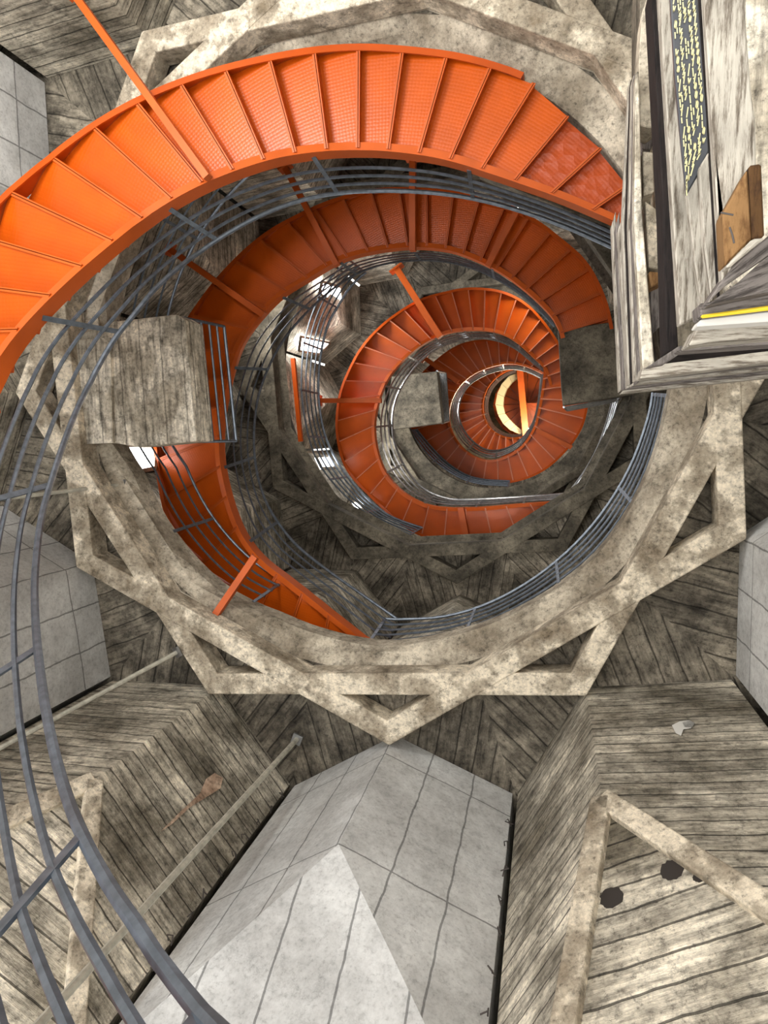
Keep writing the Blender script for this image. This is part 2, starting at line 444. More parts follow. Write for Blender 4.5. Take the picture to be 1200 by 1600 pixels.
mb = MB(); mb.prism([pol(C4, 4.7, i*30, 42.0) for i in range(12)], .3); struct(mb.build('ceiling', M_ring))

# ---------------------------------------------------------------- stair flights
def flight(label, tr, zf, th0, th1, dth, hr=1.0, rails=(.28, .52, .76), rr=.016, hrr=.024, steel=None, posts=(), outer_to=None, dent_from=None, sth=.25, rail_from=None, rail_to=None, arms=(), lip=.022, lipm=None):
    steel = steel or M_steel
    Ri = Rail(tr['i'], zf, sth, tr['first'][0]); Ro = Rail(tr['o'], zf, 0.0, tr['first'][1])
    c = Ri.p((th0+th1)/2); root = empty('stair_flight', (axis_at(zf(th0))[0], axis_at(zf(th0))[1], zf(th0)), label, 'staircase', 'orange steel stair flights')
    def secs(R, side, a, b, st=2.5):
        out = []; n = max(2, int((b-a)/st)); 
        for i in range(n+1):
            t = a+(b-a)*i/n; p = R.p(t); q = Ro.p(t) if side > 0 else Ri.p(t)
            d = Vector((q.x-p.x, q.y-p.y, 0)).normalized()
            if side > 0: sec = [(0, 0), (.02, 0), (.02, -.20), (.085, -.20), (.085, -.225), (0, -.225)]
            else: sec = [(0, .26), (.02, .26), (.02, .022), (.07, .022), (.07, 0), (0, 0)]
            out.append([p+d*x+Vector((0, 0, y)) for x, y in sec])
        return out
    mb = MB(); mb.sweep(secs(Ri, 1, th0, th1)); mb.build('inner_stringer', M_or_lip, root, True)
    mb = MB(); mb.sweep(secs(Ro, -1, th0, outer_to or th1)); mb.build('outer_stringer', M_or, root, True)
    n = int(round((th1-th0)/dth)); dth = (th1-th0)/n
    for i in range(n):
        a, b = th0+i*dth, th0+(i+1)*dth
        z = zf(b)+.03; rise = zf(b)-zf(a)
        def ed(t, zz):
            p, q = Ri.p(t), Ro.p(t); d = Vector((q.x-p.x, q.y-p.y, 0)); d.normalize()
            p, q = p+d*.022, q-d*.022
            return Vector((p.x, p.y, zz)), Vector((q.x, q.y, zz))
        a1, a2 = ed(a, z); b1, b2 = ed(b+dth*.05, z)
        mb = MB(); t_ = (b1-a1).normalized()
        mb.prism([a1, a2, b2, b1], .008, udir=(a2-a1))
        nb = len(mb.f)
        # riser folded down at the front edge, with a small flange at its foot
        r1, r2 = ed(a, z-max(.03, rise)-.02)
        mb.prism([r1, r2, r2+t_*.008, r1+t_*.008], z-r1.z, udir=(a2-a1))
        mb.prism([r1-t_*lip, r2-t_*lip, r2+t_*lip, r1+t_*lip], .012, udir=(a2-a1))
        to = mb.build('tread', M_dent if dent_from and a >= dent_from else M_tread, root, weld=False)
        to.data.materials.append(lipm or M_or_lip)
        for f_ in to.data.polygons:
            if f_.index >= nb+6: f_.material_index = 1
    # railing on the inner stringer
    if 'h' in tr:
        Rh = Rail(tr['h'], zf, hr, tr['first'][2])
        a, b = rail_from or th0, rail_to or th1
        a, b = max(a, Rh.tab[0][0]-(0 if rail_from is None else 99)), min(b, Rh.tab[-1][0]+(0 if rail_to is None else 99))
        m = max(3, int((b-a)/2.5))
        ts = [a+(b-a)*i/m for i in range(m+1)]
        for s_ in rails:
            mb = MB(); mb.tube([Ri.p(t).lerp(Rh.p(t), s_) for t in ts], rr, 6); mb.build('rail', steel, root, True)
        mb = MB(); mb.tube([Rh.p(t) for t in ts], hrr, 8); mb.build('handrail', steel, root, True)
        for t in posts:
            if a <= t <= b:
                mb = MB(); p = Ri.p(t, -.1); q = Rh.p(t); mb.bar(p, q, .05, .016, up=(q-p).cross(Rh.p(t+1)-q)); mb.build('post', steel, root)
    for (p0, z0_, p1, z1_, w_) in arms:
        u, v = unproj(p0); best = None; t = th0
        while t < th1:
            z = zf(t)-.03; e_ = abs((theta(u*z, v*z, z)-t+180) % 360-180)
            if best is None or e_ < best[0]: best = (e_, z)
            t += .5
        z = best[1]-w_*.7
        mb = MB(); a, b = (at(p0, z), at(p1, z)) if z0_ > 0 else (at(p0, -z0_), at(p1, z1_))
        mb.bar(a, b, w_, w_*1.3)
        d = (b-a).normalized(); mb.bar(b-d*.02, b+d*.02, w_*2.4, w_*2.4)
        mb.build('support_arm', M_or_lip, root)
    return root, Ri, Ro
TA = dict(first=(163, 190, 58), o=[(0,305),(70,245),(140,192),(210,152),(280,122),(350,100),(430,82),(505,70),(576,67),(652,73),(722,82),(792,102),(832,118),(852,148),(920,203),(972,266),(985,290)],
 i=[(-30,690),(0,615),(30,555),(75,500),(140,436),(200,385),(250,345),(325,300),(425,262),(500,249),(560,246),(617,248),(698,259),(780,286),(873,318),(955,353),(985,368)],
 h=[(400,1660),(325,1597),(300,1565),(250,1505),(210,1440),(170,1385),(120,1290),(90,1200),(70,1105),(57,1000),(54,940),(54,898),(62,815),(77,761),(100,690),(125,627),(175,532),(208,494),(250,440),(340,372),(430,324),(520,300),(640,297),(750,310),(870,348),(955,386),(985,400)])
zA = lambda t: lerp_tab([(55, .3), (81, 1.35), (102, 2.3), (123, 3.3), (146, 4.35), (170, 5.4), (213, 6.85), (267, 7.95), (330, 8.75), (345, 8.95)], t)
flight('orange steel spiral flight nearest the camera, sweeping over the top left', TA, zA, 50, 336, 8.2, hr=1.0, posts=(62, 81, 113, 146, 184, 219, 258, 300), outer_to=301, dent_from=309, rail_from=52,
       arms=[((325, 278), zA(226)-.03, (112, -15), 7.4, .075)], hrr=.028, rr=.02)
TB = dict(first=(85, 87, 85), o=[(588,1010),(560,1004),(500,992),(458,982),(400,955),(333,907),(292,865),(258,815),(246,757),(238,700),(240,640),(252,580),(272,530),(296,490),(330,443),(353,417),(383,387),(420,358),(453,340),(500,317),(547,302),(590,293),(633,292),(680,294),(722,300),(762,312),(803,326),(838,341),(879,373),(920,408),(949,467),(958,510)],
 i=[(585,1003),(458,902),(417,873),(387,836),(367,786),(354,732),(351,690),(355,640),(367,586),(380,545),(397,517),(420,490),(447,463),(487,440),(527,415),(560,403),(600,395),(646,390),(690,393),(722,400),(780,426),(827,461),(862,496),(872,515)],
 h=[(622,968),(560,925),(500,883),(460,850),(435,818),(415,785),(402,745),(396,700),(398,650),(405,610),(425,560),(450,520),(480,487),(520,450),(560,425),(610,409),(680,405),(740,418),(790,443),(830,472),(866,510)])
zB = lambda t: 8.95+(t-85)*(15.5-8.95)/275
flight('orange steel flight rising clockwise from the lowest well edge', TB, zB, 86, 352, 8.2, hr=1.0, posts=(88.5, 131, 152, 181, 208, 232, 262, 300),
       arms=[((399, 870), -8.66, (328, 974), 8.36, .085), ((527, 415), zB(240)-.03, (446, 262), 12.2, .10), ((413, 493), zB(212)-.03, (265, 389), 11.0, .10), ((645, 392), zB(268)-.03, (645, 248), 13.0, .11), ((762, 417), zB(300)-.03, (808, 330), 14.2, .11)])
TC = dict(first=(35, 30, 35), o=[(920,760),(887,781),(846,805),(804,830),(767,842),(725,849),(683,847),(646,834),(617,813),(587,786),(550,749),(533,722),(524,680),(524,647),(529,613),(542,580),(562,542),(592,509),(625,484),(658,465),(696,455),(725,449),(754,449),(783,453),(812,465),(838,486),(869,526),(885,560)],
 i=[(920,778),(887,781),(810,786),(750,792),(679,792),(642,776),(617,755),(600,730),(590,697),(587,663),(594,626),(608,592),(629,567),(658,542),(683,528),(708,520),(742,517),(775,520),(800,530),(825,551),(850,576)],
 h=[(920,768),(887,772),(810,777),(740,781),(700,781),(662,766),(640,742),(626,718),(615,690),(612,655),(617,625),(632,595),(655,565),(680,545),(705,535),(742,527),(778,531),(808,545),(832,566),(850,580)])
zC = lambda t: 16.0+(t-45)*(22.0-16.0)/300
flight('orange steel middle flight in the centre of the spiral', TC, zC, 40, 352, 8.9, hr=1.1, steel=M_steel_far, rr=.022, hrr=.034, lip=.013, lipm=M_glint, posts=(60, 80, 105, 130, 155, 180, 205, 230, 255, 280, 305, 330),
       arms=[((688, 527), zC(262)-.03, (620, 420), 19.0, .17), ((596, 626), zC(195)-.03, (500, 626), 18.0, .12), ((720, 793), zC(90)-.03, (742, 907), 15.1, .14)])
TD = dict(first=(-15, -20, -15), o=[(917,605),(919,630),(917,647),(908,676),(879,713),(846,740),(804,755),(762,757),(721,747),(683,726),(658,701),(642,672),(636,640),(643,605),(658,583),(675,567),(700,547),(725,534),(762,529),(804,534),(846,570),(862,600)],
 i=[(850,578),(845,620),(839,650),(835,667),(817,697),(792,713),(767,720),(742,713),(721,697),(706,672),(702,647),(708,622),(721,601),(742,584),(767,574),(796,568),(825,574),(849,586)],
 h=[(846,588),(843,620),(838,648),(832,664),(816,687),(794,701),(770,706),(750,700),(732,684),(720,665),(715,645),(719,622),(730,603),(748,590),(769,581),(796,575),(822,579),(845,590)])
zD = lambda t: 22.4+(t+25)*(28.8-22.4)/375
flight('small orange flight high up, fourth ring of the spiral', TD, zD, -28, 350, 10.5, hr=1.1, steel=M_steel_far, rr=.028, hrr=.042, lip=.018, lipm=M_glint, posts=(0, 30, 60, 90, 120, 150, 180, 210, 240, 270, 300),
       arms=[((716, 597), zD(225)-.05, (664, 560), 25.5, .16), ((838, 672), zD(12)-.05, (918, 712), 22.2, .14)])
TE = dict(first=(55, 50, 55), o=[(838,668),(826,690),(808,708),(784,716),(750,708),(728,688),(714,660),(712,632),(718,608),(735,588),(760,575),(790,568),(815,572),(838,585)],
 i=[(818,681),(804,684),(788,682),(772,674),(760,660),(754,636),(760,610),(772,594),(788,582),(806,577)],
 h=[(816,679),(804,681),(790,679),(776,671),(765,658),(760,636),(765,613),(776,598),(791,586),(806,581)])
zE = lambda t: 29.4+(t-50)*(35.5-29.4)/270
flight('topmost small orange flight around the lit stone ring', TE, zE, 55, 300, 11.5, hr=1.1, steel=M_steel_far, rr=.03, hrr=.045, lip=.022, lipm=M_glint, posts=(80, 120, 160, 200, 240, 280))
# ---------------------------------------------------------------- top chamber
ctr = at((822, 630), 37.0)
ring_o = [at(p, 36.0) for p in [(807,583),(795,588),(784,600),(777,615),(774,632),(778,648),(786,662),(797,672),(815,680)]]
ring_i = [at(p, 36.0) for p in [(809,590),(800,597),(792,607),(787,620),(786,634),(789,646),(796,655),(805,664),(816,673)]]
mb = MB()
for i in range(8):
    a, b, c_, d_ = ring_o[i], ring_o[i+1], ring_i[i+1], ring_i[i]
    k = .012*(b-a)
    mb.prism([a+k, b-k, c_-k, d_+k], .5)
o = tag(mb.build('stone_ring', M_cream), 'cream stone crescent lit at the very top of the shaft', 'stone ring')
root = empty('stair_flight', ctr, 'fan of orange winder steps closing the top of the shaft', 'staircase', 'orange steel stair flights')
for i in range(16):
    a0, a1 = math.radians(i*22.5), math.radians(i*22.5+21.5); R_ = 1.75; z = 37.0+i*.17
    mb = MB(); cc = Vector((ctr.x, ctr.y, z)); v0 = Vector((math.cos(a0), math.sin(a0), 0)); v1 = Vector((math.cos(a1), math.sin(a1), 0))
    mb.prism([cc+v0*.04, cc+v0*R_, cc+v1*R_, cc+v1*.04], .02); mb.prism([cc+v0*.04, cc+v0*R_, cc+v0*R_+v1*.03, cc+v0*.04+v1*.03], -.12)
    mb.build('tread', M_tread, root, weld=False)
mb = MB(); mb.tube([Vector((ctr.x, ctr.y, 36.9)), Vector((ctr.x, ctr.y, 40.5))], .06); mb.build('pole', M_or, root)
mb = MB(); mb.bar(at((812, 573), 35.2), at((822, 682), 35.2), .30, .3)
tag(mb.build('steel_beam', M_or_lip), 'orange beam crossing the opening at the top of the shaft', 'beam')
bpy_l = at((828, 671), 34.0)
bm = bmesh.new(); bmesh.ops.create_icosphere(bm, subdivisions=2, radius=.09); me = bpy.data.meshes.new('bulb'); bm.to_mesh(me); bm.free(); me.materials.append(M_lamp)
lampr = empty('ceiling_lamp', bpy_l, 'tiny glowing lamp near the top of the shaft', 'lamp')
o = bpy.data.objects.new('bulb', me); C.objects.link(o); o.parent = lampr
mb = MB(); mb.tube([bpy_l+Vector((0, 0, .05)), bpy_l+Vector((0, 0, .6))], .03); mb.build('cable', M_iron, lampr)
def point(name, loc, power, col=(1, .95, .88), r=.3):
    l = bpy.data.lights.new(name, 'POINT'); l.energy = power; l.color = col; l.shadow_soft_size = r
    o = bpy.data.objects.new(name, l); C.objects.link(o); o.location = loc; return o
point('top_lamp_light', tuple(bpy_l+Vector((0, 0, -.4))), 420, (1, .86, .62))

# ---------------------------------------------------------------- railings round the wells
def well_rail(label, base, top, z, zt, a0, a1, n=40, rails=(.25, .5, .75), rr=.016, hrr=.022, steel=None, posts=5):
    """base, top: Rail objects measured on the slab and at the handrail"""
    steel = steel or M_steel
    root = empty('guard_railing', base.p((a0+a1)/2), label, 'railing', 'steel railings round the wells')
    ts = [a0+(a1-a0)*i/n for i in range(n+1)]
    for s_ in rails:
        mb = MB(); mb.tube([base.p(t).lerp(top.p(t), s_) for t in ts], rr, 6); mb.build('rail', steel, root, True)
    mb = MB(); mb.tube([top.p(t) for t in ts], hrr, 8); mb.build('handrail', steel, root, True)
    for i in range(posts):
        t = a0+(a1-a0)*(i+.02)/(posts-1+.04)
        mb = MB(); p, q = base.p(t, -.05), top.p(t); mb.bar(p, q, .045, .016, up=(q-p).cross(top.p(t+1)-q)); mb.build('post', steel, root)
    return root
b1 = Rail([(1042, 615), (1036, 655), (1000, 765), (935, 862), (855, 922), (770, 970), (690, 994), (600, 1004)], lambda t: 9.02, first=12)
t1 = Rail([(1020, 615), (1015, 650), (985, 735), (930, 820), (860, 888), (780, 938), (700, 965), (622, 968)], lambda t: 10.02, first=12)
well_rail('steel railing along the lower right edge of the lowest well', b1, t1, 9.18, 10.18, b1.tab[0][0], 92, 30, rails=(.05, .3, .52, .75))
hole1 = lambda zz, R, hc=(-2.155, -.945): Rail([(600, 1004), (610, 1004)], lambda t: zz)
class Circ:
    def __init__(s, c, R, z): s.c, s.R, s.z = c, R, z
    def p(s, t, dz=0): a = math.radians(t); R = s.R(t) if callable(s.R) else s.R; return Vector((s.c[0]+R*math.cos(a), s.c[1]+R*math.sin(a), s.z+dz))
well_rail('steel railing along the left edge of the lowest well, behind the balcony', Circ(C1, hole_r, 9.0), Circ(C1, lambda t: hole_r(t)-.12, 10.0), 0, 0, 118, 238, 40, posts=6)
b2 = Rail([(970, 622), (960, 655), (942, 708), (918, 748), (893, 780)], lambda t: 16.0, first=20)
t2 = Rail([(958, 622), (950, 655), (934, 702), (912, 740), (887, 772)], lambda t: 17.1, first=20)
well_rail('steel railing along the right edge of the second well', b2, t2, 16, 17, b2.tab[0][0], b2.tab[-1][0], 16, steel=M_steel_far, rr=.02, hrr=.03, posts=3)
b3 = Rail([(646,838),(587,813),(542,780),(496,726),(481,684),(469,613),(473,538),(487,488),(512,434),(560,395)], lambda t: 16.1)
t3 = Rail([(650,822),(612,809),(587,792),(550,755),(521,713),(504,672),(496,613),(500,555),(512,505),(525,484),(550,442),(590,412)], lambda t: 17.2)
well_rail('steel railing curving along the left edge of the second well', b3, t3, 16, 17, b3.tab[0][0]+1, b3.tab[-1][0]-4, 50, steel=M_steel, rr=.022, hrr=.034, posts=8, rails=(.02, .27, .51, .75))
b4 = Rail([(798,762),(736,758),(696,738),(660,708),(636,670)], lambda t: 22.8)
t4 = Rail([(798,752),(740,749),(704,729),(676,702),(650,670)], lambda t: 23.8)
well_rail('steel railing at the lower left edge of the third well', b4, t4, 16, 17, b4.tab[0][0]+1, b4.tab[-1][0]-1, 20, steel=M_steel, rr=.026, hrr=.036, posts=4)
b5 = Rail([(0,0),(1,1)], lambda t: 22.8) if False else None

# ---------------------------------------------------------------- balconies
def balcony(label, poly, z, th, mat, rail_px=None, rail_top=None, hr=1.0, n=4, rr=.018, steel=None, low=None):
    steel = steel or M_steel
    base = [at(p, z) for p in poly]
    cx = sum((p for p in base), Vector())/len(base)
    root = empty('balcony', cx, label, 'balcony')
    mb = MB(); mb.prism(base, th, udir=(at((130, 640), z)-at((110, 400), z)))
    s_ = mb.build('slab', mat, root); bv = s_.modifiers.new('bevel', 'BEVEL'); bv.width = .02; bv.segments = 2
    if low:
        mb = MB(); mb.prism([at(p, z-.06) for p in low], .06+th, udir=(at((130, 640), z)-at((110, 400), z))); mb.build('thickening', mat, root)
    if rail_px:
        for i in range(len(rail_px)-1):
            A, B = at(rail_px[i], z+th), at(rail_px[i+1], z+th); At, Bt = at(rail_top[i], z+th+hr), at(rail_top[i+1], z+th+hr)
            for k in range(1, n+2):
                f = k/(n+1)
                mb = MB(); mb.tube([A.lerp(At, f), B.lerp(Bt, f)], rr*(1.4 if k == n+1 else 1)); mb.build('rail' if k <= n else 'handrail', steel, root, True)
            for P_, Q_ in ((A, At), (B, Bt)):
                mb = MB(); mb.tube([P_, Q_], rr*1.2); mb.build('post', steel, root)
    return root
balcony('pale board-marked concrete balcony at the left of the lowest well', [(177, 502), (275, 491), (288, 499), (306, 690), (217, 699), (177, 692), (120, 690), (110, 600), (105, 530)], 8.3, .5, M_balc,
        [(288, 497), (307, 690)], [(350, 510), (369, 689)], hr=.9, low=[(109, 532), (172, 527), (176, 692), (128, 694)])
balcony('dark concrete balcony at the right of the second well, beside the timber stack', [(872, 515), (958, 503), (1000, 500), (1000, 616), (966, 620), (880, 633), (877, 600)], 15.2, .5, M_upper,
        [(966, 622), (881, 636)], [(963, 626), (886, 641)], hr=1.0, steel=M_steel_far, rr=.022)
balcony('dark concrete balcony at the left of the third well', [(612, 588), (683, 580), (691, 661), (613, 671), (605, 640)], 21.9, .5, M_upper,
        [(683, 580), (691, 661)], [(696, 583), (701, 658)], hr=1.0, steel=M_steel_far, rr=.03)
area('hall_daylight', (-4.3, -4.5, 2.9), (-2.6, -3.4, 7.2), (1.7, 1.3), 150, (1, .98, .95))
# added fill lights among the upper piers; no openings are built there
for a_, z_, e_ in ((200, 14.0, 60), (75, 12.5, 35), (150, 20.5, 60), (300, 20.5, 40), (40, 26.5, 60), (200, 27.0, 60)):
    c_ = axis_at(z_); p_ = pol(c_, 4.2 if z_ < 20 else 3.6 if z_ < 26 else 3.1, a_, z_)
    area('storey_fill', tuple(p_), (c_[0], c_[1], z_+2.0), (1.2, .8), e_, (1, .96, .9))
# ---------------------------------------------------------------- windows of the upper storeys
def pane(idx, poly, R, c, label):
    pts = []
    for p in poly:
        a, b = unproj(p); lo, hi = 1.0, 60.0
        for _ in range(50):
            m_ = (lo+hi)/2
            if math.hypot(a*m_-c[0], b*m_-c[1]) < R: lo = m_
            else: hi = m_
        pts.append(Vector((a*lo, b*lo, lo)))
    cen = sum(pts, Vector())/len(pts); out = (cen-Vector((c[0], c[1], cen.z))).normalized()
    mb = MB(); mb.prism(pts, out*.05); o = struct(mb.build('window_%d' % idx, M_win), label)
    mb = MB()
    for a, b in zip(pts, pts[1:]+pts[:1]): mb.bar(a, b, .06, .06, up=out)
    mb.build('frame', M_ring, o)
    if idx in (2, 3): area('window_daylight', tuple(cen-out*.25+Vector((0, 0, -.3))), tuple(cen-out*3), (1.0, .8), 80, (.95, .98, 1))
    return cen
pane(1, [(186, 697), (243, 697), (241, 732), (216, 737), (200, 728)], 4.6, C2, 'bright window below the pale balcony')
pane(2, [(503, 440), (532, 448), (536, 478), (516, 470), (499, 458)], 4.45, C2, 'bright window at the upper left of the second well')
pane(3, [(470, 526), (516, 536), (497, 553), (467, 548)], 4.4, C2, 'bright window at the left of the second well')
pane(4, [(494, 714), (512, 713), (524, 731), (503, 732)], 4.1, C3, 'small bright window low on the left')
pane(5, [(546, 785), (556, 784), (566, 796), (556, 799)], 4.1, C3, 'small bright window lower left of the orange middle flight')
# ---------------------------------------------------------------- pipes and small rods
def pipe(p0, z0, p1, z1, r, label, plate=True):
    a, b = at(p0, z0), at(p1, z1); root = empty('steel_pipe', b, label, 'pipe', 'thin pale tie pipes')
    mb = MB(); mb.tube([a, b], r); mb.build('tube', M_pipe, root, True)
    if plate:
        d = (b-a).normalized(); mb = MB(); mb.bar(a-d*.015, a+d*.015, .13, .13); mb.build('mounting_plate', M_steel_far, root)
pipe((464, 1155), 8.3, (52, 1610), 3.4, .032, 'long pale pipe running diagonally in front of the white bottom pier')
pipe((277, 1019), 8.05, (-20, 1180), 6.0, .028, 'pale pipe from the left star beam towards the left edge')
pipe((192, 757), 8.6, (-20, 782), 7.0, .026, 'pale pipe below the balcony running to the left edge')
mb = MB(); mb.bar(at((458, 560), 14.9), at((470, 690), 14.9), .09, .09)
tag(mb.build('steel_strut', M_or), 'thin orange strut against the pale wall left of the middle flight', 'strut')
# ---------------------------------------------------------------- holes and wires in the board-marked pier
def on_facet(px, tri):
    A, B, D = tri; n = (B-A).cross(D-A); a, b = unproj(px); d = Vector((a, b, 1.0))
    return d*(n.dot(A)/n.dot(d)), n.normalized()
for px, r_ in (((1050, 1360), .085), ((956, 1403), .085), ((1092, 1371), .04)):
    o_, A_, L_, R_p = P1[1]
    p, n_ = on_facet(px, (A_, L_, R_p))
    if n_.dot(-p) < 0: n_ = -n_
    x = n_.cross(Vector((0, 0, 1))).normalized(); y = n_.cross(x)
    mb = MB(); ring = []
    for i in range(26):
        a = i*2*PI/26; rr_ = r_*(1+random.uniform(-.10, .10)); ring.append(p+n_*.004+x*math.cos(a)*rr_+y*math.sin(a)*rr_)
    mb.prism(ring, -n_*.003); mb.build('hollow', M_hole, o_)
def on_face(px, tipk, side):
    a_ = pol(C1, 4.72, TIP0+30*tipk, 0); b_ = pol(C1, 5.62, TIP0+30*tipk+(15 if side else -15), 0)
    e = b_-a_; n = Vector((e.y, -e.x, 0)).normalized(); u, v = unproj(px); z = n.dot(a_)/(n.x*u+n.y*v)
    p = Vector((u*z, v*z, z)); return p, (n if n.dot(p) < 0 else -n)
def chip(px, poly, tipk, side, m_, nm):
    mb = MB(); q = []
    for p in poly:
        w_, n_ = on_face(p, tipk, side); q.append(w_+n_*.006)
    mb.prism(q, -n_*.004); mb.build(nm, m_, P1[tipk][0])
chip(0, [(250, 1300), (280, 1270), (312, 1240), (322, 1217), (335, 1208), (348, 1216), (344, 1232), (325, 1244), (296, 1262), (268, 1288)], 3, 0, M_chip, 'broken_patch')
chip(0, [(1050, 1134), (1062, 1128), (1078, 1126), (1086, 1131), (1080, 1138), (1068, 1140), (1064, 1150), (1056, 1146)], 1, 0, M_white, 'broken_patch')
chip(0, [(1066, 1130), (1078, 1126), (1086, 1131), (1080, 1138), (1070, 1137)], 1, 0, M_hole, 'hollow')
# tie wire ends sticking out along the valleys beside the bottom pier
for (tipk, side, zs) in ((2, 1, [8.0-.33*i for i in range(10)]), (2, 0, [7.6-.45*i for i in range(8)])):
    for z in zs:
        t = TIP0+30*tipk+(15 if side else -15)
        p = pol(C1, 5.56, t+random.uniform(-.3, .3), z+random.uniform(-.05, .05)); q = pol(C1, 5.47, t+random.uniform(-.4, .4), z-.02)
        mb = MB(); mb.tube([p, q, q+Vector((random.uniform(-.04, .04), random.uniform(-.02, .02), -.03)), q+Vector((random.uniform(-.06, .06), .05, -.01))], .007, 5)
        tag(mb.build('tie_wire', M_iron), 'bent rusty wire end sticking out of the joint %s the white bottom pier' % ('left of' if side else 'right of'), 'wire', 'wire ends %s of the white bottom pier' % ('left' if side else 'right'))
# ---------------------------------------------------------------- stack of timber and formwork at the upper right
def plank(name, label, poly, z, th, mat, cat='timber', udir=(0, 1, 0), parent=None, group='timbers of the stack at the upper right'):
    mb = MB(); mb.prism([at(p, z) for p in poly], th, udir=udir)
    o = mb.build(name, mat, parent)
    bv = o.modifiers.new('bevel', 'BEVEL'); bv.width = .006; bv.segments = 1
    if not parent: tag(o, label, cat, group)
    return o
T_ = plank
# outermost, highest layers
for i, (x0, x1, x2, x3, z, m_) in enumerate([(956, 962, 968, 974, 5.95, M_wood), (962, 968, 974, 981, 5.75, M_wood_g), (966, 976, 981, 990, 5.55, M_wood), (974, 984, 988, 996, 5.35, M_wood), (980, 988, 994, 1001, 5.15, M_wood_g)]):
    T_('thin_board', 'thin pale board edge of the left side of the stack, layer %s from the left' % ['one', 'two', 'three', 'four', 'five'][i], [(x0, 350+i*4), (x1, 330), (x3, 606-i*3), (x2, 613-i*3)], z, .16, m_)
for i, (y0, y1, z, m_) in enumerate([(608, 615, 5.9, M_wood), (601, 608, 5.7, M_wood_g), (594, 602, 5.5, M_wood), (588, 595, 5.3, M_wood_g)]):
    T_('thin_board', 'thin pale board edge under the stack, layer %s from the bottom' % ['one', 'two', 'three', 'four'][i], [(975+i*6, y0), (1230, y0-28), (1230, y1-28), (970+i*6, y1)], z, .16, m_, udir=(1, 0, 0))
EDG = [((983, 126), (972, 350), (982, 603)), ((986, 124), (978, 350), (987, 600)), ((988, 122), (982, 350), (991, 597)), ((991, 116), (987, 350), (998, 592)), ((993, 114), (991, 350), (1005, 588)), ((998, 110), (1003, 330), (1023, 574))]
for i_, (z_, m_, lb_) in enumerate([(5.0, M_wood, 'bleached board on the left of the stack, pointed at its top'), (4.9, M_wood_d, 'dark joint board beside the pointed one'), (4.8, M_wood, 'second bleached board on the left of the stack'), (4.7, M_wood_g, 'narrow grey board between two bleached ones'), (4.5, M_balc, 'widest mottled board at the left side of the gap')]):
    L_, R_ = EDG[i_], EDG[i_+1]
    T_('wide_board', lb_, [L_[0], R_[0], R_[1], R_[2], L_[2], L_[1]], z_, .12, m_)
# rubble and blocks between the boards
for i, (poly, z, m_, lb) in enumerate([
    ([(1003, 20), (1016, -20), (1024, 60), (1030, 190), (1016, 200), (1000, 196), (998, 100)], 4.9, M_ring, 'pale rough block filling the gap near the top'),
    ([(1000, 196), (1026, 200), (1028, 236), (1004, 232)], 5.16, M_wood_g, 'grey block below the pale rough one'),
    ([(1004, 236), (1020, 238), (1022, 300), (1006, 306)], 4.8, M_ring, 'small upright block in the gap'),
    ([(1018, 228), (1036, 222), (1040, 330), (1024, 326)], 5.1, M_beam, 'mottled block beside the dark timber'),
    ([(1008, 314), (1038, 336), (1040, 422), (1014, 418)], 4.9, M_beam, 'rough lower block in the gap'),
    ([(1014, 424), (1038, 426), (1036, 440), (1018, 448)], 4.7, M_brown, 'brown wood scrap in the gap'),
    ([(1014, 450), (1040, 440), (1042, 500), (1020, 520)], 4.9, M_wood_g, 'lowest grey block in the gap')]):
    T_('rubble_block', lb, poly, z, .25, m_, cat='block', group='blocks wedged between the boards')
T_('dark_beam', 'dark brown timber running the full height of the stack', [(1017, -30), (1031, -30), (1044, 250), (1060, 545), (1042, 552), (1036, 330)], 3.7, .22, M_wood_d)
T_('grey_board', 'grey slanting board end at the foot of the dark timber', [(1010, 574), (1062, 540), (1078, 542), (1040, 568)], 3.55, .12, M_wood_g)
T_('long_plank', 'pale plank between the dark timber and the black board', [(1029, -30), (1050, -30), (1072, 300), (1100, 486), (1080, 500), (1062, 508)], 3.25, .08, M_wood)
T_('long_plank', 'pale plank below the end of the black board', [(1072, 290), (1090, 270), (1114, 470), (1098, 488), (1084, 400)], 3.15, .05, M_wood)
T_('long_plank', 'bleached plank between two dark cracks', [(1092, 262), (1108, 236), (1124, 400), (1132, 440), (1112, 472), (1100, 380)], 2.95, .05, M_wood)
T_('beam_shadow_gap', 'black strip painted in for the shadow gap right of the black board', [(1089, -30), (1102, -30), (1117, 238), (1108, 246), (1105, 200)], 2.65, .01, M_wood_d)  # dark strip stands in for the shade of an open gap
T_('massive_plank', 'widest weathered white plank of the stack, cracked along its grain', [(1099, -30), (1163, -30), (1166, 40), (1174, 140), (1181, 190), (1182, 262), (1160, 300), (1134, 330), (1131, 410), (1146, 418), (1128, 440), (1115, 240)], 2.55, .05, M_wood)
T_('plywood_block', 'brown plywood block nailed to the end of the white plank', [(1129, 334), (1168, 264), (1176, 372), (1133, 416)], 2.45, .1, M_brown, cat='block', group='brown blocks')
T_('wood_block', 'dark brown upright block at the right of the plywood', [(1170, 258), (1190, 255), (1195, 370), (1176, 374)], 2.44, .12, M_brown_d, cat='block', group='brown blocks')
T_('sawn_batten', 'pale sawn batten under the plywood block', [(1133, 417), (1176, 373), (1196, 371), (1156, 404), (1140, 418)], 2.43, .07, M_wood, udir=(1, -1, 0))
T_('grey_board', 'grey diagonal board right of the plywood block', [(1104, 474), (1140, 420), (1156, 404), (1230, 345), (1230, 378), (1140, 440)], 2.55, .12, M_wood_g, udir=(1, -.8, 0))
T_('grey_board', 'purple-grey board below the diagonal one', [(1106, 476), (1160, 436), (1230, 372), (1230, 450), (1130, 470)], 2.75, .12, M_wood_g, udir=(1, -.4, 0))
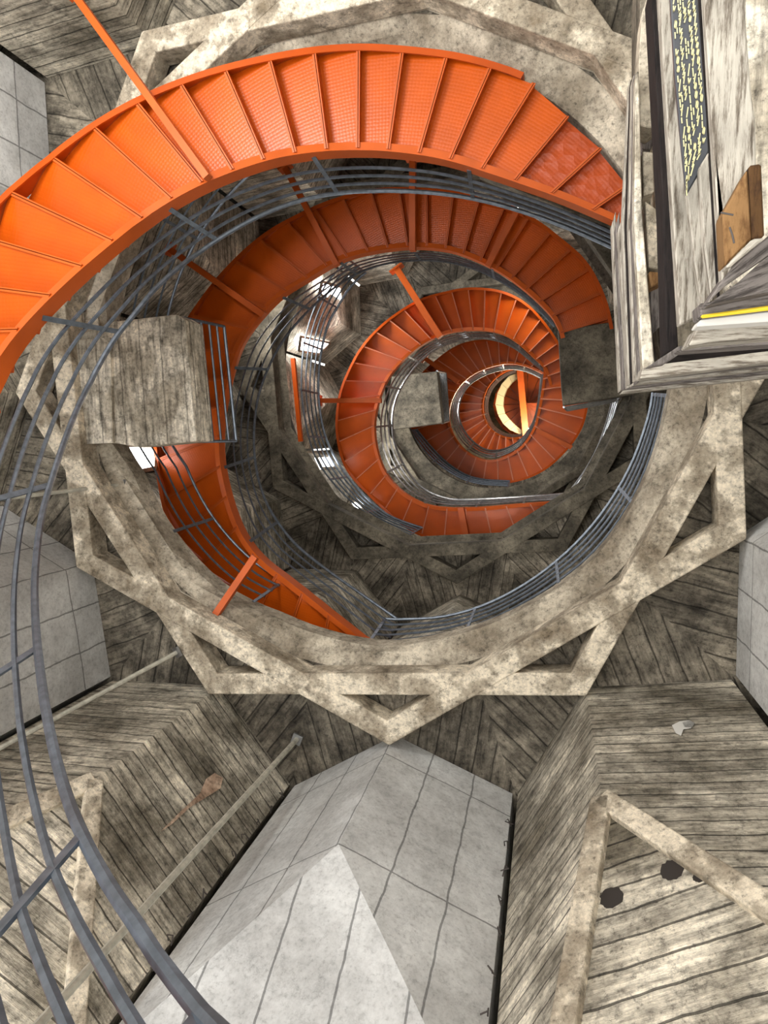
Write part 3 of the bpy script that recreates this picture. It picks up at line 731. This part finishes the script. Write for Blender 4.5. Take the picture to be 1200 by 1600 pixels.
T_('nailed_beam', 'mottled beam with a yellow painted edge', [(1093, 474), (1230, 454), (1230, 480), (1095, 496)], 2.85, .15, M_wood_g, udir=(1, -.1, 0))
T_('painted_batten', 'yellow painted stripe along the lower beam', [(1095, 492), (1230, 473), (1230, 481), (1096, 497)], 2.82, .02, M_stripe, udir=(1, 0, 0))
T_('white_batten', 'white batten just below the yellow stripe', [(1088, 510), (1096, 498), (1230, 482), (1230, 500)], 2.9, .12, M_white, udir=(1, 0, 0))
T_('lower_beam', 'pale grey beam under the white batten', [(1076, 540), (1090, 512), (1230, 502), (1230, 524), (1110, 534)], 3.05, .18, M_wood, udir=(1, 0, 0))
T_('lower_beam', 'grey beam edge under the pale one', [(1060, 546), (1110, 535), (1230, 526), (1230, 536), (1066, 548)], 3.4, .18, M_wood_g, udir=(1, 0, 0))
T_('rusty_beam', 'reddish stained beam near the bottom of the stack', [(1004, 575), (1040, 568), (1230, 545), (1230, 562), (1000, 592)], 4.3, .2, M_wood, udir=(1, 0, 0))
T_('dark_beam', 'dark timber showing between the lower beams', [(1030, 568), (1070, 546), (1230, 532), (1230, 552)], 4.6, .2, M_wood_d, udir=(1, 0, 0))
T_('dark_joint', 'thin black joint between the bleached planks', [(1107, 243), (1110, 240), (1125, 462), (1121, 474)], 2.9, .01, M_wood_d)
mb = MB()
for a, b in (((1126, 332), (1146, 336)), ((1140, 355), (1144, 366)), ((1144, 366), (1147, 380))): mb.tube([at(a, 2.42), at(b, 2.42)], .003, 5)
tag(mb.build('bent_nail', M_iron), 'bent nails in the brown plywood block', 'nail')
# back of the stack: inner box walls the boards are fixed to
T_('inner_wall', 'rough concrete face at the far right behind the stack', [(1150, -60), (1260, -60), (1260, 470), (1150, 440)], 4.2, .3, M_balc, cat='wall face')
T_('backing_slab', 'concrete slab carrying the timber stack', [(1000, -60), (1180, -60), (1260, 200), (1260, 560), (1040, 575), (1000, 330)], 5.3, .5, M_dark, cat='slab')
# black board with yellow lettering
sb = [(1046, -30), (1088, -30), (1096, 60), (1106, 180), (1108, 236), (1092, 272), (1073, 305), (1066, 240), (1054, 110)]
sg = plank('sign_board', '', sb, 2.98, .03, M_sign)
tag(sg, 'black board covered with columns of yellow handwritten lettering', 'sign')
mb = MB()
z = 2.975
def sp(u, v):   # u across 0..1, v down in pixels
    xl = lerp_tab([(-30, 1047), (110, 1055), (240, 1067), (305, 1073)], v); xr = lerp_tab([(-30, 1087), (60, 1095), (180, 1105), (236, 1107), (272, 1092), (305, 1073)], v)
    return at((xl+(xr-xl)*u, v), z)
GLY = [[(0, 0, 0, 1)], [(1, 0, 0, 1)], [(0, 0, .3, .5), (1, 0, 0, 1)], [(0, 0, 0, .9), (0, .9, 1, .7)], [(1, 0, 0, .3), (0, .3, 1, .6), (1, .6, 0, 1)], [(.5, 0, 0, .5), (0, .5, .5, 1), (.5, 1, 1, .5), (1, .5, .5, 0)], [(0, 0, 0, 1), (1, 0, 1, .9)]]
for col_ in range(5):
    u0 = .07+col_*.185; v = -28+random.uniform(0, 6)
    lim = [296, 283, 262, 238, 222][col_]
    while v < lim:
        hgt = random.uniform(9, 15)
        if random.random() < .9:
            for (a, b, c_, d_) in random.choice(GLY):
                p = sp(u0+a*.085, v+b*hgt*.9-a*7+3); q = sp(u0+c_*.085, v+d_*hgt*.9-c_*7+3)
                mb.bar(p, q, .0042, .001)
        v += hgt+1.0
mb.build('lettering', M_yel, sg)
